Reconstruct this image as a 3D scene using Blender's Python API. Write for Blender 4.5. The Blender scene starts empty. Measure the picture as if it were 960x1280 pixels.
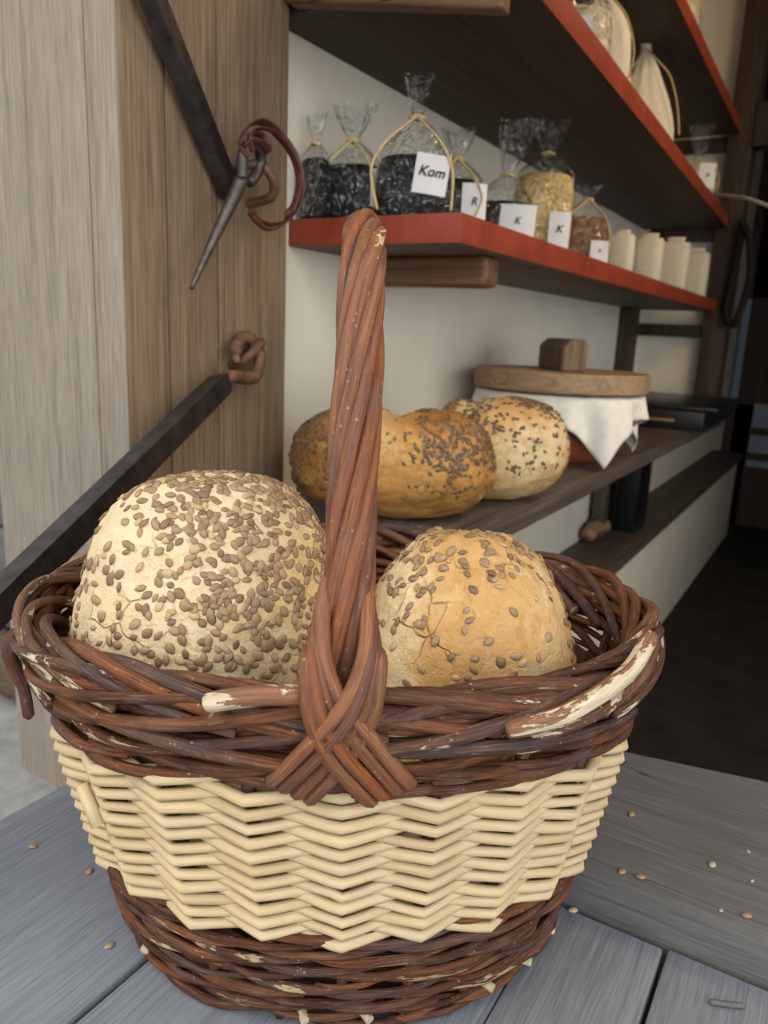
import bpy, bmesh, math, random
import numpy as np
from mathutils import Vector, Matrix, noise
from mathutils.bvhtree import BVHTree
random.seed(7)
S = bpy.context.scene
PI = math.pi

# ------------------------------------------------------------------ camera
F = 960.0
def nrm(a): return a/np.linalg.norm(a)
D_ = nrm(np.array([595., -202., F]))
V_ = np.array([-178., 4038., F])
Z_ = nrm(-(V_-D_*np.dot(V_, D_)))
X_ = np.cross(D_, Z_)
M_ = np.array([X_, D_, Z_])
def ray(u, v): return M_ @ np.array([u-480., v-640., F])
def onX(u, v, x): r = ray(u, v); return Vector(r*x/r[0])
def onY(u, v, y): r = ray(u, v); return Vector(r*y/r[1])
def onZ(u, v, z): r = ray(u, v); return Vector(r*z/r[2])

cam = bpy.data.cameras.new('camera'); co = bpy.data.objects.new('camera', cam)
S.collection.objects.link(co); S.camera = co
R = Matrix(((M_[0][0], -M_[0][1], -M_[0][2]), (M_[1][0], -M_[1][1], -M_[1][2]), (M_[2][0], -M_[2][1], -M_[2][2])))
co.matrix_world = R.to_4x4()
cam.sensor_fit = 'VERTICAL'; cam.sensor_height = 24; cam.sensor_width = 18; cam.lens = 18.0
cam.clip_start = .02; cam.clip_end = 200
cam.dof.use_dof = True; cam.dof.focus_distance = .44; cam.dof.aperture_fstop = 8.0

# ------------------------------------------------------------------ node helpers
class NT:
    def __init__(s, name):
        s.m = bpy.data.materials.new(name); s.m.use_nodes = True
        s.t = s.m.node_tree; s.t.nodes.clear()
        s.out = s.n('ShaderNodeOutputMaterial'); s.b = s.n('ShaderNodeBsdfPrincipled')
        s.l(s.b.outputs[0], s.out.inputs[0])
    def n(s, t, **k):
        x = s.t.nodes.new(t)
        for a, b in k.items(): setattr(x, a, b)
        return x
    def l(s, a, b): s.t.links.new(a, b)
    def coord(s, kind='Object', scale=(1, 1, 1)):
        c = s.n('ShaderNodeTexCoord'); mp = s.n('ShaderNodeMapping')
        mp.inputs['Scale'].default_value = scale
        s.l(c.outputs[kind], mp.inputs[0]); return mp.outputs[0]
    def noise(s, vec, scale=5, detail=4, rough=.55, dist=0):
        x = s.n('ShaderNodeTexNoise'); x.inputs['Scale'].default_value = scale
        x.inputs['Detail'].default_value = detail; x.inputs['Roughness'].default_value = rough
        x.inputs['Distortion'].default_value = dist
        s.l(vec, x.inputs['Vector']); return x.outputs['Fac']
    def ramp(s, fac, stops, interp='LINEAR'):
        x = s.n('ShaderNodeValToRGB'); e = x.color_ramp.elements; x.color_ramp.interpolation = interp
        while len(e) < len(stops): e.new(.5)
        for i, (p, c) in enumerate(stops):
            e[i].position = p
            e[i].color = (c, c, c, 1) if isinstance(c, (int, float)) else (*c, 1)
        s.l(fac, x.inputs[0]); return x.outputs[0]
    def mix(s, fac, a, b, mode='MIX'):
        x = s.n('ShaderNodeMix', data_type='RGBA', blend_type=mode)
        for v, i in ((fac, 0), (a, 6), (b, 7)):
            if hasattr(v, 'links'): s.l(v, x.inputs[i])
            elif i == 0: x.inputs[0].default_value = v
            else: x.inputs[i].default_value = (*v, 1)
        return x.outputs[2]
    def math(s, op, a, b=0.):
        x = s.n('ShaderNodeMath', operation=op)
        for v, i in ((a, 0), (b, 1)):
            if hasattr(v, 'links'): s.l(v, x.inputs[i])
            else: x.inputs[i].default_value = v
        return x.outputs[0]
    def col(s, c):
        if hasattr(c, 'links'): s.l(c, s.b.inputs['Base Color'])
        else: s.b.inputs['Base Color'].default_value = (*c, 1)
    def rough(s, r):
        if hasattr(r, 'links'): s.l(r, s.b.inputs['Roughness'])
        else: s.b.inputs['Roughness'].default_value = r
    def bump(s, h, strength=.3, dist=.002, prev=None):
        x = s.n('ShaderNodeBump'); x.inputs['Strength'].default_value = strength
        x.inputs['Distance'].default_value = dist; s.l(h, x.inputs['Height'])
        if prev: s.l(prev, x.inputs['Normal'])
        s.l(x.outputs[0], s.b.inputs['Normal']); return x.outputs[0]

def wood(name, cols, axis, fine=220., big=14., rough=.8, crack=.0, bumpd=.0012, along=.03, spec=.3, crackcol=(.02, .018, .016)):
    """grain runs along `axis` of the object; cols = dark, mid, light"""
    t = NT(name)
    def sc(k):
        v = [k, k, k]; v[axis] = k*along; return tuple(v)
    g = t.noise(t.coord('Object', sc(fine)), 1, 5, .6, .3)
    b = t.noise(t.coord('Object', sc(big)), 1, 4, .55, .8)
    m = t.noise(t.coord('Object', sc(fine*.25)), 1, 4, .6, .5)
    mixv = t.math('ADD', t.math('MULTIPLY', g, .55), t.math('ADD', t.math('MULTIPLY', b, .17), t.math('MULTIPLY', m, .28)))
    c = t.ramp(mixv, [(.34, cols[0]), (.5, cols[1]), (.66, cols[2])])
    pores = t.ramp(t.noise(t.coord('Object', sc(fine*1.6)), 1, 2, .5), [(.30, 0.), (.42, 1.)])
    c = t.mix(t.math('MULTIPLY', t.math('SUBTRACT', 1., pores), .45), c, cols[0])
    h = mixv
    if crack:
        k = t.noise(t.coord('Object', sc(big*2.2)), 1, 3, .5, .4)
        line = t.ramp(t.math('ABSOLUTE', t.math('SUBTRACT', k, .5)), [(0., 1.), (.006*crack, 0.)])
        c = t.mix(line, c, crackcol); h = t.math('SUBTRACT', h, line)
    t.col(c); t.rough(rough); t.b.inputs['Specular IOR Level'].default_value = spec
    t.bump(h, .55, bumpd); return t.m

def wicker(name, stops, rough=.5, peel=0., peelcol=(.72, .6, .42), bark=1., spec=.4, greyamt=.25, dark=(.030, .012, .008), light=(.36, .17, .06), bd=.0011):
    t = NT(name)
    g = t.n('ShaderNodeNewGeometry'); isl = g.outputs['Random Per Island']
    base = t.ramp(isl, stops); base2 = t.ramp(t.math('FRACT', t.math('ADD', t.math('MULTIPLY', isl, 7.3), .31)), stops)
    uv = t.coord('UV', (1, 1, 1))
    def uvn(a, b, d=4, r=.6, ds=.3):
        mp = t.n('ShaderNodeMapping'); mp.inputs['Scale'].default_value = (a, b, 1); t.l(uv, mp.inputs[0]); return t.noise(mp.outputs[0], 1, d, r, ds)
    ob = t.coord('Object')
    c = t.mix(t.ramp(uvn(11, 1.3), [(.42, 0.), (.6, 1.)]), base, base2)                      # slow change along a rod
    st = uvn(34, 15, 5, .65, .5)
    c = t.mix(t.math('MULTIPLY', t.ramp(st, [(.44, 0.), (.66, 1.)]), .75*bark), c, dark)      # dark bark streaks
    st2 = uvn(60, 20, 4, .65, .4)
    c = t.mix(t.math('MULTIPLY', t.ramp(st2, [(.52, 0.), (.72, 1.)]), .5*bark), c, light)     # rubbed light streaks
    n3 = t.noise(ob, 34, 5, .65)
    c = t.mix(t.math('MULTIPLY', t.ramp(n3, [(.5, 0.), (.66, 1.)]), greyamt), c, (.15, .115, .11))
    vo = t.n('ShaderNodeTexVoronoi'); vo.inputs['Scale'].default_value = 230; t.l(ob, vo.inputs['Vector'])
    sp = t.math('MULTIPLY', t.ramp(vo.outputs['Distance'], [(.10, 1.), (.2, 0.)]), t.ramp(t.noise(ob, 60, 2, .5), [(.5, 0.), (.62, 1.)]))
    c = t.mix(t.math('MULTIPLY', sp, .55*bark), c, (.50, .38, .27))
    h = t.math('ADD', t.math('ADD', st, t.math('MULTIPLY', st2, .6)), t.math('MULTIPLY', n3, .5))
    if peel:
        n4 = uvn(14, 1.6, 6, .72, .7)
        k = t.ramp(isl, [(.74, 0.), (.76, .09)], 'CONSTANT')
        pv = t.ramp(t.math('ADD', n4, k), [(.685-peel*.02, 0.), (.70-peel*.02, 1.)])
        pc = t.mix(t.ramp(st, [(.4, 0.), (.6, 1.)]), peelcol, tuple(x*.72 for x in peelcol))
        c = t.mix(pv, c, pc); h = t.math('SUBTRACT', h, t.math('MULTIPLY', pv, .8))
    t.col(c); t.rough(t.ramp(n3, [(.35, rough-.1), (.65, rough+.2)])); t.b.inputs['Specular IOR Level'].default_value = spec
    t.bump(h, .8, bd); return t.m

def plain(name, c, rough=.7, metal=0., var=.12, scale=30, bump=.0, spec=.4, detail=4):
    t = NT(name); v = t.noise(t.coord('Object'), scale, detail, .6)
    d = tuple(max(0, x*(1-var)) for x in c); l = tuple(min(1, x*(1+var)) for x in c)
    t.col(t.ramp(v, [(.3, d), (.7, l)])); t.rough(rough); t.b.inputs['Metallic'].default_value = metal
    t.b.inputs['Specular IOR Level'].default_value = spec
    if bump: t.bump(v, .5, bump)
    return t.m

MT = {}
MT['post_grey'] = wood('weathered grey oak', [(.13, .105, .08), (.245, .208, .166), (.33, .287, .236)], 2, 520, 10, .85, .0)
MT['post_brown'] = wood('weathered brown oak', [(.085, .054, .031), (.17, .115, .069), (.25, .178, .112)], 2, 300, 5, .8, .1)
MT['plank'] = wood('grey counter boards', [(.115, .122, .137), (.185, .197, .222), (.25, .265, .297)], 1, 700, 10, .8, .0, .0008)
MT['beam'] = wood('grey sill timber', [(.075, .071, .068), (.12, .116, .114), (.165, .16, .158)], 0, 600, 10, .82, .05, .0008)
MT['dark_wood'] = wood('dark stained boards', [(.022, .012, .007), (.055, .030, .017), (.09, .052, .030)], 1, 120, 10, .6, .2)
MT['shelf_wood'] = wood('brown grey shelf boards', [(.06, .042, .03), (.13, .095, .07), (.19, .145, .11)], 1, 120, 10, .6, .2)
MT['dark_wood_z'] = wood('dark stained timber', [(.02, .012, .008), (.05, .03, .018), (.085, .05, .03)], 2, 120, 10, .6, .2)
MT['table'] = wood('aged brown table boards', [(.035, .025, .02), (.09, .065, .05), (.15, .115, .09)], 1, 150, 10, .55, .3)
MT['batten'] = wood('brown batten', [(.06, .028, .014), (.15, .075, .038), (.22, .12, .065)], 0, 140, 12, .5, .2)
MT['lid'] = wood('pale oak lid', [(.16, .09, .045), (.32, .2, .11), (.42, .28, .16)], 0, 160, 12, .55, .2)
MT['red'] = plain('red shelf paint', (.25, .040, .018), .5, 0, .22, 22, .0004, .4)
MT['iron'] = plain('black wrought iron', (.040, .032, .030), .42, .6, .5, 60, .0008, .5)
MT['rust'] = plain('rusty iron', (.13, .065, .038), .65, .3, .6, 70, .001, .4)
MT['spike'] = plain('grey worn iron', (.085, .068, .058), .45, .6, .5, 90, .001, .5)
MT['leather'] = plain('brown leather', (.085, .026, .017), .5, 0, .3, 80, .0004, .4)
MT['plaster'] = plain('lime plaster', (.70, .63, .51), .9, 0, .07, 5, .002, .2, 6)
MT['concrete'] = plain('pale concrete', (.27, .265, .26), .9, 0, .25, 14, .003, .2, 8)
MT['floor'] = plain('dark earth floor', (.03, .025, .022), .9, 0, .4, 6, .003, .2)
MT['stone'] = plain('brown stone', (.16, .11, .09), .9, 0, .4, 40, .003, .2)
MT['calico'] = plain('natural calico', (.62, .54, .40), .9, 0, .08, 90, .0006, .1)
MT['linen'] = plain('white linen', (.74, .69, .60), .9, 0, .06, 60, .0008, .1)
MT['raffia'] = plain('raffia', (.55, .40, .2), .7, 0, .25, 200, .0003, .2)
MT['paper'] = plain('white card', (.66, .63, .61), .7, 0, .03, 40, 0, .2)
MT['ink'] = plain('black ink', (.02, .02, .025), .6, 0, .1, 40, 0, .2)
MT['beans'] = plain('black beans', (.006, .005, .006), .5, 0, .6, 260, .003, .25)
MT['oats'] = plain('rolled oats', (.62, .42, .16), .7, 0, .45, 160, .004, .3)
MT['malt'] = plain('brown grain', (.20, .085, .03), .6, 0, .5, 160, .004, .3)
MT['cream_mix'] = plain('pale flour mix', (.66, .56, .38), .8, 0, .15, 90, .002, .2)
MT['clay'] = plain('red brown earthenware', (.28, .075, .035), .5, 0, .3, 20, .001, .4)
MT['black'] = plain('black lacquer', (.008, .008, .009), .35, 0, .3, 30, 0, .5)
MT['brass'] = plain('dull brass', (.32, .2, .08), .4, .8, .2, 60, 0, .5)
MT['rope'] = plain('pale cord', (.55, .5, .42), .8, 0, .2, 200, .0006, .2)
MT['cork'] = plain('cut willow end', (.46, .37, .25), .85, 0, .3, 300, .0006, .2)

B0 = [(0, (.038, .012, .008)), (.2, (.105, .028, .013)), (.4, (.060, .021, .014)), (.58, (.20, .062, .018)), (.70, (.060, .048, .048)), (.80, (.075, .030, .022)), (.88, (.14, .040, .015)), (1, (.29, .115, .034))]
B1 = [(0, (.042, .014, .010)), (.25, (.125, .038, .018)), (.42, (.060, .046, .045)), (.55, (.062, .027, .021)), (.68, (.21, .070, .022)), (.8, (.085, .030, .018)), (1, (.19, .092, .05))]
B2 = [(0, (.13, .040, .017)), (.2, (.27, .085, .022)), (.4, (.16, .070, .050)), (.55, (.11, .042, .026)), (.75, (.30, .122, .042)), (1, (.20, .085, .045))]
MT['w_foot'] = wicker('brown willow foot', B0, .5, .5, (.45, .32, .18), 1, .22)
MT['w_rim'] = wicker('brown willow rim', B0, .5, .8, (.55, .42, .28), 1, .22)
MT['w_border'] = wicker('brown willow border', B1, .5, 1.6, (.60, .48, .33), 1, .22)
MT['w_handle'] = wicker('reddish willow handle', B2, .48, .1, (.6, .45, .3), .8, .25, .22, (.035, .014, .010), (.40, .18, .06))
MT['w_cream'] = wicker('peeled cream willow', [(0, (.47, .34, .185)), (.5, (.57, .43, .25)), (1, (.52, .40, .245))], .5, 0, (1, 1, 1), .3, .3, .0, (.42, .27, .12), (.8, .66, .42), .0006)
MT['w_stake'] = wicker('brown willow stakes', B0, .6, 0)

def crust(name, pale, gold, dark, flour=.25, mott=.4):
    t = NT(name)
    a = t.n('ShaderNodeAttribute', attribute_name='toast').outputs['Fac']
    ob = t.coord('Object')
    n1 = t.noise(ob, 16, 6, .62, .5); n2 = t.noise(ob, 70, 5, .6, .3); n3 = t.noise(ob, 9, 4, .6, 1.2)
    v = t.math('ADD', a, t.math('ADD', t.math('MULTIPLY', t.math('SUBTRACT', n1, .5), 1.3), t.math('MULTIPLY', t.math('SUBTRACT', n2, .5), .5)))
    c = t.ramp(v, [(.12, pale), (.5, gold), (.95, dark)])
    vo = t.n('ShaderNodeTexVoronoi', feature='DISTANCE_TO_EDGE'); vo.inputs['Scale'].default_value = 34
    dv = t.n('ShaderNodeVectorMath', operation='ADD')
    nz = t.n('ShaderNodeTexNoise'); nz.inputs['Scale'].default_value = 30; t.l(ob, nz.inputs[0])
    sc = t.n('ShaderNodeVectorMath', operation='SCALE'); sc.inputs['Scale'].default_value = .04
    t.l(nz.outputs['Color'], sc.inputs[0]); t.l(ob, dv.inputs[0]); t.l(sc.outputs[0], dv.inputs[1]); t.l(dv.outputs[0], vo.inputs['Vector'])
    ck = t.math('MULTIPLY', t.ramp(vo.outputs['Distance'], [(0., 1.), (.035, 0.)]), t.ramp(n3, [(.5, 0.), (.62, 1.)]))
    c = t.mix(t.math('MULTIPLY', t.ramp(t.noise(ob, 130, 5, .7, .5), [(.5, 0.), (.7, 1.)]), mott), c, dark)
    c = t.mix(t.math('MULTIPLY', ck, .4), c, (.36, .19, .07))
    fl = t.ramp(t.noise(ob, 24, 5, .7), [(.62, 0.), (.74, 1.)])
    c = t.mix(t.math('MULTIPLY', fl, flour), c, (.82, .76, .64))
    t.col(c); t.rough(.62); t.b.inputs['Specular IOR Level'].default_value = .25
    t.b.inputs['Subsurface Weight'].default_value = .0
    n5 = t.noise(ob, 190, 4, .7, .6); n6 = t.noise(ob, 42, 6, .7, 1.5)
    h = t.math('ADD', t.math('ADD', n2, t.math('MULTIPLY', n1, .7)), t.math('ADD', t.math('MULTIPLY', n5, .5), t.math('MULTIPLY', t.math('ABSOLUTE', t.math('SUBTRACT', n6, .5)), .9)))
    t.bump(t.math('SUBTRACT', h, t.math('MULTIPLY', ck, .7)), 1., .0026)
    return t.m
MT['crust_pale'] = crust('pale floury crust', (.66, .51, .32), (.60, .40, .18), (.52, .27, .08), .35, .16)
MT['crust_gold'] = crust('golden crust', (.66, .50, .28), (.56, .33, .12), (.37, .17, .05), .3)
MT['crust_brown'] = crust('well baked crust', (.66, .44, .18), (.50, .25, .065), (.25, .10, .025), .1)
def seedmat(name, k):
    t = NT(name); g = t.n('ShaderNodeNewGeometry')
    c = t.ramp(g.outputs['Random Per Island'], [(p, tuple(x*k for x in q)) for p, q in ((0, (.11, .060, .030)), (.3, (.20, .118, .060)), (.6, (.29, .185, .10)), (.8, (.17, .098, .05)), (1, (.50, .34, .18)))])
    uv = t.noise(t.coord('Object'), 260, 3, .6)
    c = t.mix(t.math('MULTIPLY', uv, .35), c, (.46*k, .31*k, .17*k))
    t.col(c); t.rough(.42); t.b.inputs['Specular IOR Level'].default_value = .35; t.bump(uv, .3, .0006); return t.m
MT['seed'] = seedmat('sunflower seeds', 1.); MT['seed_dark'] = seedmat('toasted seeds', .5)
def filmmat():
    t = NT('clear cellophane'); t.t.nodes.remove(t.b)
    tr = t.n('ShaderNodeBsdfTransparent'); tr.inputs[0].default_value = (.95, .95, .94, 1)
    gl = t.n('ShaderNodeBsdfGlossy'); gl.inputs['Roughness'].default_value = .08
    lw = t.n('ShaderNodeLayerWeight'); lw.inputs[0].default_value = .35
    ob = t.coord('Object'); nz = t.math('ADD', t.math('ABSOLUTE', t.math('SUBTRACT', t.noise(ob, 30, 3, .5, 1.2), .5)), t.math('MULTIPLY', t.noise(ob, 18, 2, .5, .5), .8))
    bp = t.n('ShaderNodeBump'); bp.inputs['Strength'].default_value = 1.; bp.inputs['Distance'].default_value = .03
    t.l(nz, bp.inputs['Height']); t.l(bp.outputs[0], gl.inputs['Normal']); t.l(bp.outputs[0], lw.inputs['Normal'])
    rg = t.ramp(t.math('ABSOLUTE', t.math('SUBTRACT', t.noise(ob, 36, 3, .5, 1.5), .5)), [(0., .17), (.03, 0.)])
    f = t.math('ADD', rg, t.math('MULTIPLY', t.math('POWER', lw.outputs['Facing'], 2.), .7)); f = t.math('ADD', f, .04)
    mx = t.n('ShaderNodeMixShader'); t.l(f, mx.inputs[0]); t.l(tr.outputs[0], mx.inputs[1]); t.l(gl.outputs[0], mx.inputs[2])
    t.l(mx.outputs[0], t.out.inputs[0]); return t.m
MT['film'] = filmmat()
def panemat():
    t = NT('old window glass'); t.t.nodes.remove(t.b)
    tr = t.n('ShaderNodeBsdfTransparent'); tr.inputs[0].default_value = (.20, .215, .23, 1)
    gl = t.n('ShaderNodeBsdfGlossy'); gl.inputs['Roughness'].default_value = .1
    mx = t.n('ShaderNodeMixShader'); mx.inputs[0].default_value = .06
    t.l(tr.outputs[0], mx.inputs[1]); t.l(gl.outputs[0], mx.inputs[2]); t.l(mx.outputs[0], t.out.inputs[0]); return t.m
MT['pane'] = panemat()

# ------------------------------------------------------------------ mesh builder
def tag(o, label=None, cat=None, group=None, kind=None):
    if label: o['label'] = label
    if cat: o['category'] = cat
    if group: o['group'] = group
    if kind: o['kind'] = kind
    return o
WL = {}
def wloc(o): return WL.get(o.name, Vector((0, 0, 0)))
def thing(name, label, cat, loc, group=None):
    o = bpy.data.objects.new(name, None); S.collection.objects.link(o); o.location = loc; o.empty_display_size = .05
    WL[o.name] = Vector(loc); return tag(o, label, cat, group)

class MB:
    def __init__(s): s.v = []; s.f = []; s.uv = []; s.mi = []; s.attr = None
    def add(s, vs, fs, uvs=None, mi=0):
        k = len(s.v); s.v += [tuple(p) for p in vs]
        for i, fc in enumerate(fs):
            s.f.append([k+j for j in fc]); s.mi.append(mi)
            s.uv.append(uvs[i] if uvs else [(0, 0)]*len(fc))
        return s
    def tube(s, pts, rad, n=8, closed=False, cap=True, flat=1., up=None, mi=0):
        """tube along pts; rad is a number or a list; own frame by parallel transport"""
        P = [Vector(p) for p in pts]; m = len(P)
        r = list(rad) if isinstance(rad, (list, tuple)) else [rad]*m
        if len(r) != m: r = [float(np.interp(i/(m-1), np.linspace(0, 1, len(r)), r)) for i in range(m)]
        T = []
        for i in range(m):
            a = P[(i-1) % m] if (closed or i > 0) else P[0]
            b = P[(i+1) % m] if (closed or i < m-1) else P[-1]
            t = (b-a); T.append(t.normalized() if t.length > 1e-9 else Vector((0, 0, 1)))
        ref = Vector(up) if up else (Vector((0, 0, 1)) if abs(T[0].z) < .9 else Vector((1, 0, 0)))
        nn = (ref-T[0]*ref.dot(T[0])).normalized()
        vs = []; L = 0; Ls = []
        u0 = random.random()*37; v0 = random.random()*9
        for i in range(m):
            if i: L += (P[i]-P[i-1]).length
            Ls.append(L+u0)
            if up: nn = Vector(up)
            nn = (nn-T[i]*nn.dot(T[i])).normalized(); bb = T[i].cross(nn)
            for j in range(n):
                a = 2*PI*j/n
                vs.append(P[i]+nn*(math.cos(a)*r[i])+bb*(math.sin(a)*r[i]*flat))
        fs = []; uvs = []
        for i in range(m if closed else m-1):
            i2 = (i+1) % m; la = Ls[i]; lb = Ls[i2] if i2 else L+(P[0]-P[-1]).length+u0
            for j in range(n):
                j2 = (j+1) % n
                fs.append([i*n+j, i*n+j2, i2*n+j2, i2*n+j])
                uvs.append([(la, v0+j/n), (la, v0+(j+1)/n), (lb, v0+(j+1)/n), (lb, v0+j/n)])
        if cap and not closed:
            fs.append(list(range(n))[::-1]); uvs.append([(Ls[0], v0)]*n)
            fs.append([(m-1)*n+j for j in range(n)]); uvs.append([(Ls[-1], v0)]*n)
        return s.add(vs, fs, uvs, mi)
    def box(s, a, b, bev=.002, mi=0, rot=None, seg=2, faces=None):
        bm = bmesh.new(); bmesh.ops.create_cube(bm, size=1)
        a = Vector(a); b = Vector(b); c = (a+b)/2; d = b-a
        for v in bm.verts: v.co = Vector((v.co.x*d.x, v.co.y*d.y, v.co.z*d.z))
        if bev: bmesh.ops.bevel(bm, geom=bm.edges[:], offset=min(bev, min(d)*.45), segments=seg, affect='EDGES', profile=.6)
        if rot: bmesh.ops.rotate(bm, verts=bm.verts[:], cent=(0, 0, 0), matrix=rot)
        bm.verts.index_update(); k = len(s.v)
        s.v += [tuple(v.co+c) for v in bm.verts]
        for f in bm.faces:
            s.f.append([k+v.index for v in f.verts]); s.uv.append([(0, 0)]*len(f.verts))
            s.mi.append(faces(f.normal) if faces else mi)
        bm.free(); return s
    def prism(s, poly, z0, z1, bev=.002, mi=0, faces=None):
        """polygon in the xy plane extruded in z"""
        bm = bmesh.new(); vs = [bm.verts.new((x, y, z0)) for x, y in poly]
        f = bm.faces.new(vs); r = bmesh.ops.extrude_face_region(bm, geom=[f])
        for g in r['geom']:
            if isinstance(g, bmesh.types.BMVert): g.co.z = z1
        bmesh.ops.recalc_face_normals(bm, faces=bm.faces[:])
        if bev: bmesh.ops.bevel(bm, geom=bm.edges[:], offset=bev, segments=2, affect='EDGES', profile=.6)
        bm.verts.index_update(); bm.normal_update(); k = len(s.v)
        s.v += [tuple(v.co) for v in bm.verts]
        for f in bm.faces:
            s.f.append([k+v.index for v in f.verts]); s.uv.append([(0, 0)]*len(f.verts))
            s.mi.append(faces(f.normal) if faces else mi)
        bm.free(); return s
    def loft(s, rings, close_bottom=True, close_top=True, mi=0):
        n = len(rings[0]); vs = [p for r in rings for p in r]; fs = []
        for i in range(len(rings)-1):
            for j in range(n):
                j2 = (j+1) % n; fs.append([i*n+j, i*n+j2, (i+1)*n+j2, (i+1)*n+j])
        if close_bottom: fs.append(list(range(n))[::-1])
        if close_top: fs.append([(len(rings)-1)*n+j for j in range(n)])
        return s.add(vs, fs, None, mi)
    def build(s, name, mats, parent=None, org=None, smooth=True, label=None):
        if not isinstance(mats, (list, tuple)): mats = [mats]
        base = wloc(parent) if parent else Vector(org if org is not None else (0, 0, 0))
        me = bpy.data.meshes.new(name)
        me.from_pydata([tuple(Vector(p)-base) for p in s.v], [], s.f)
        for m in mats: me.materials.append(m)
        me.polygons.foreach_set('material_index', s.mi)
        ul = me.uv_layers.new(name='UVMap')
        ul.data.foreach_set('uv', [c for f in s.uv for p in f for c in p])
        if smooth:
            me.polygons.foreach_set('use_smooth', [True]*len(me.polygons))
            if smooth is not True: me.set_sharp_from_angle(angle=math.radians(smooth))
        if s.attr is not None:
            at = me.attributes.new('toast', 'FLOAT', 'POINT'); at.data.foreach_set('value', s.attr)
        me.update()
        o = bpy.data.objects.new(name, me); S.collection.objects.link(o)
        if parent: o.parent = parent; WL[o.name] = base
        else: o.location = base; WL[o.name] = base
        if label: o['label'] = label
        return o
def bez(pts, n=16):
    """Catmull-Rom through pts"""
    P = [Vector(p) for p in pts]; out = []
    for i in range(len(P)-1):
        p0 = P[max(i-1, 0)]; p1 = P[i]; p2 = P[i+1]; p3 = P[min(i+2, len(P)-1)]
        for k in range(n):
            t = k/n
            out.append(.5*((2*p1)+(p2-p0)*t+(2*p0-5*p1+4*p2-p3)*t*t+(3*p1-p0-3*p2+p3)*t**3))
    out.append(P[-1]); return out
def struct(mb, name, mat, label=None, smooth=30):
    o = mb.build(name, mat, None, None, smooth); o['kind'] = 'structure'
    if label: o['label'] = label
    return o

# ================================================================== the setting
GZ = -1.27                     # floor and ground
m = MB().box((-9, -6, GZ-.1), (5, .62, GZ), 0); m.box((-9, .62, GZ-.1), (-.95, 9, GZ), 0); struct(m, 'ground', MT['concrete'], 'pale grey concrete ground outside the shop')
struct(MB().box((-.95, .62, GZ-.1), (2.6, 6.2, GZ), 0), 'floor', MT['floor'], 'dark floor inside the shop')
struct(MB().box((-.95, .892, GZ), (-.75, 6.0, 1.3), 0), 'wall_left', MT['plaster'], 'pale lime plastered wall behind the shelves')
struct(MB().box((2.3, 1.9, GZ), (2.5, 6.0, 1.3), 0), 'wall_right', MT['dark_wood_z'])
struct(MB().box((-1.2, .55, 1.3), (2.6, 6.2, 1.4), 0), 'ceiling', MT['dark_wood'])
# front wall under the hatch; unseen header above added to shade the shelves
m = MB().box((-.70, .60, GZ), (2.5, .66, -.45), 0); m.box((-.70, .60, .60), (2.5, .68, 1.3), 0)
struct(m, 'wall_front', MT['post_brown'])
# far wall with a slit and a window towards the daylight
YF = 6.0
a = onY(928, 372, YF); b = onY(941, 506, YF)
w0 = onY(951, 300, YF); w1 = onY(1010, 600, YF)
m = MB()
m.box((-.95, YF, GZ), (a.x, YF+.12, 1.3), 0); m.box((a.x, YF, GZ), (b.x, YF+.12, b.z), 0); m.box((a.x, YF, a.z), (b.x, YF+.12, 1.3), 0)
m.box((b.x, YF, GZ), (w0.x, YF+.12, 1.3), 0); m.box((w0.x, YF, GZ), (w1.x, YF+.12, w1.z), 0); m.box((w0.x, YF, w0.z), (w1.x, YF+.12, 1.3), 0)
m.box((w1.x, YF, GZ), (2.5, YF+.12, 1.3), 0)
struct(m, 'wall_far', MT['dark_wood_z'])
wn = MB().box((a.x, YF+.05, b.z), (b.x, YF+.06, a.z), 0); struct(wn, 'window_1', MT['pane'])
wn = MB().box((w0.x, YF+.05, w1.z), (w1.x, YF+.06, w0.z), 0); win = struct(wn, 'window_2', MT['pane'])
mb = MB()
for v0, v1 in ((300, 505), (536, 545), (568, 577), (586, 600)):
    p = onY(951, v0, YF); q = onY(951, v1, YF)
    mb.box((w0.x, YF+.01, q.z), (w1.x, YF+.05, p.z), 0)
mb.build('window_bars', MT['dark_wood_z'], win, smooth=30)

# partition at the end of the shelves: plaster panel between dark posts
YP = 3.12
struct(MB().box((-.75, YP+.012, -.24), (-.44, YP+.06, 1.3), 0), 'wall_partition', MT['plaster'], 'plaster panel closing the far end of the shelves')
m = MB().box((-.505, YP-.05, -.24), (-.425, YP+.08, 1.3), .003); struct(m, 'trim_1', MT['dark_wood_z'], 'dark timber post at the end of the shelves')
p0 = onX(770, 430, -.75); p1 = onX(789, 430, -.75)
m = MB().box((-.75, p0.y, -.25), (-.73, p1.y, .13), .002); struct(m, 'trim_2', MT['dark_wood_z'], 'dark stud on the plaster wall below the lower shelf')
for i, z in enumerate((.02, .36, .66)):
    m = MB().box((-.735, YP-.03, z), (-.5, YP+.012, z+.045), .002); struct(m, f'trim_{3+i}', MT['dark_wood_z'])
# low plinth along the wall with a timber top
struct(MB().box((-.75, .892, GZ), (-.585, 5.6, -.735), .006), 'wall_plinth', MT['plaster'], 'low plastered plinth under the table')
struct(MB().box((-.75, .892, -.735), (-.56, 5.6, -.70), .003), 'trim_6', MT['table'], 'brown timber top of the low plinth')
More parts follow.
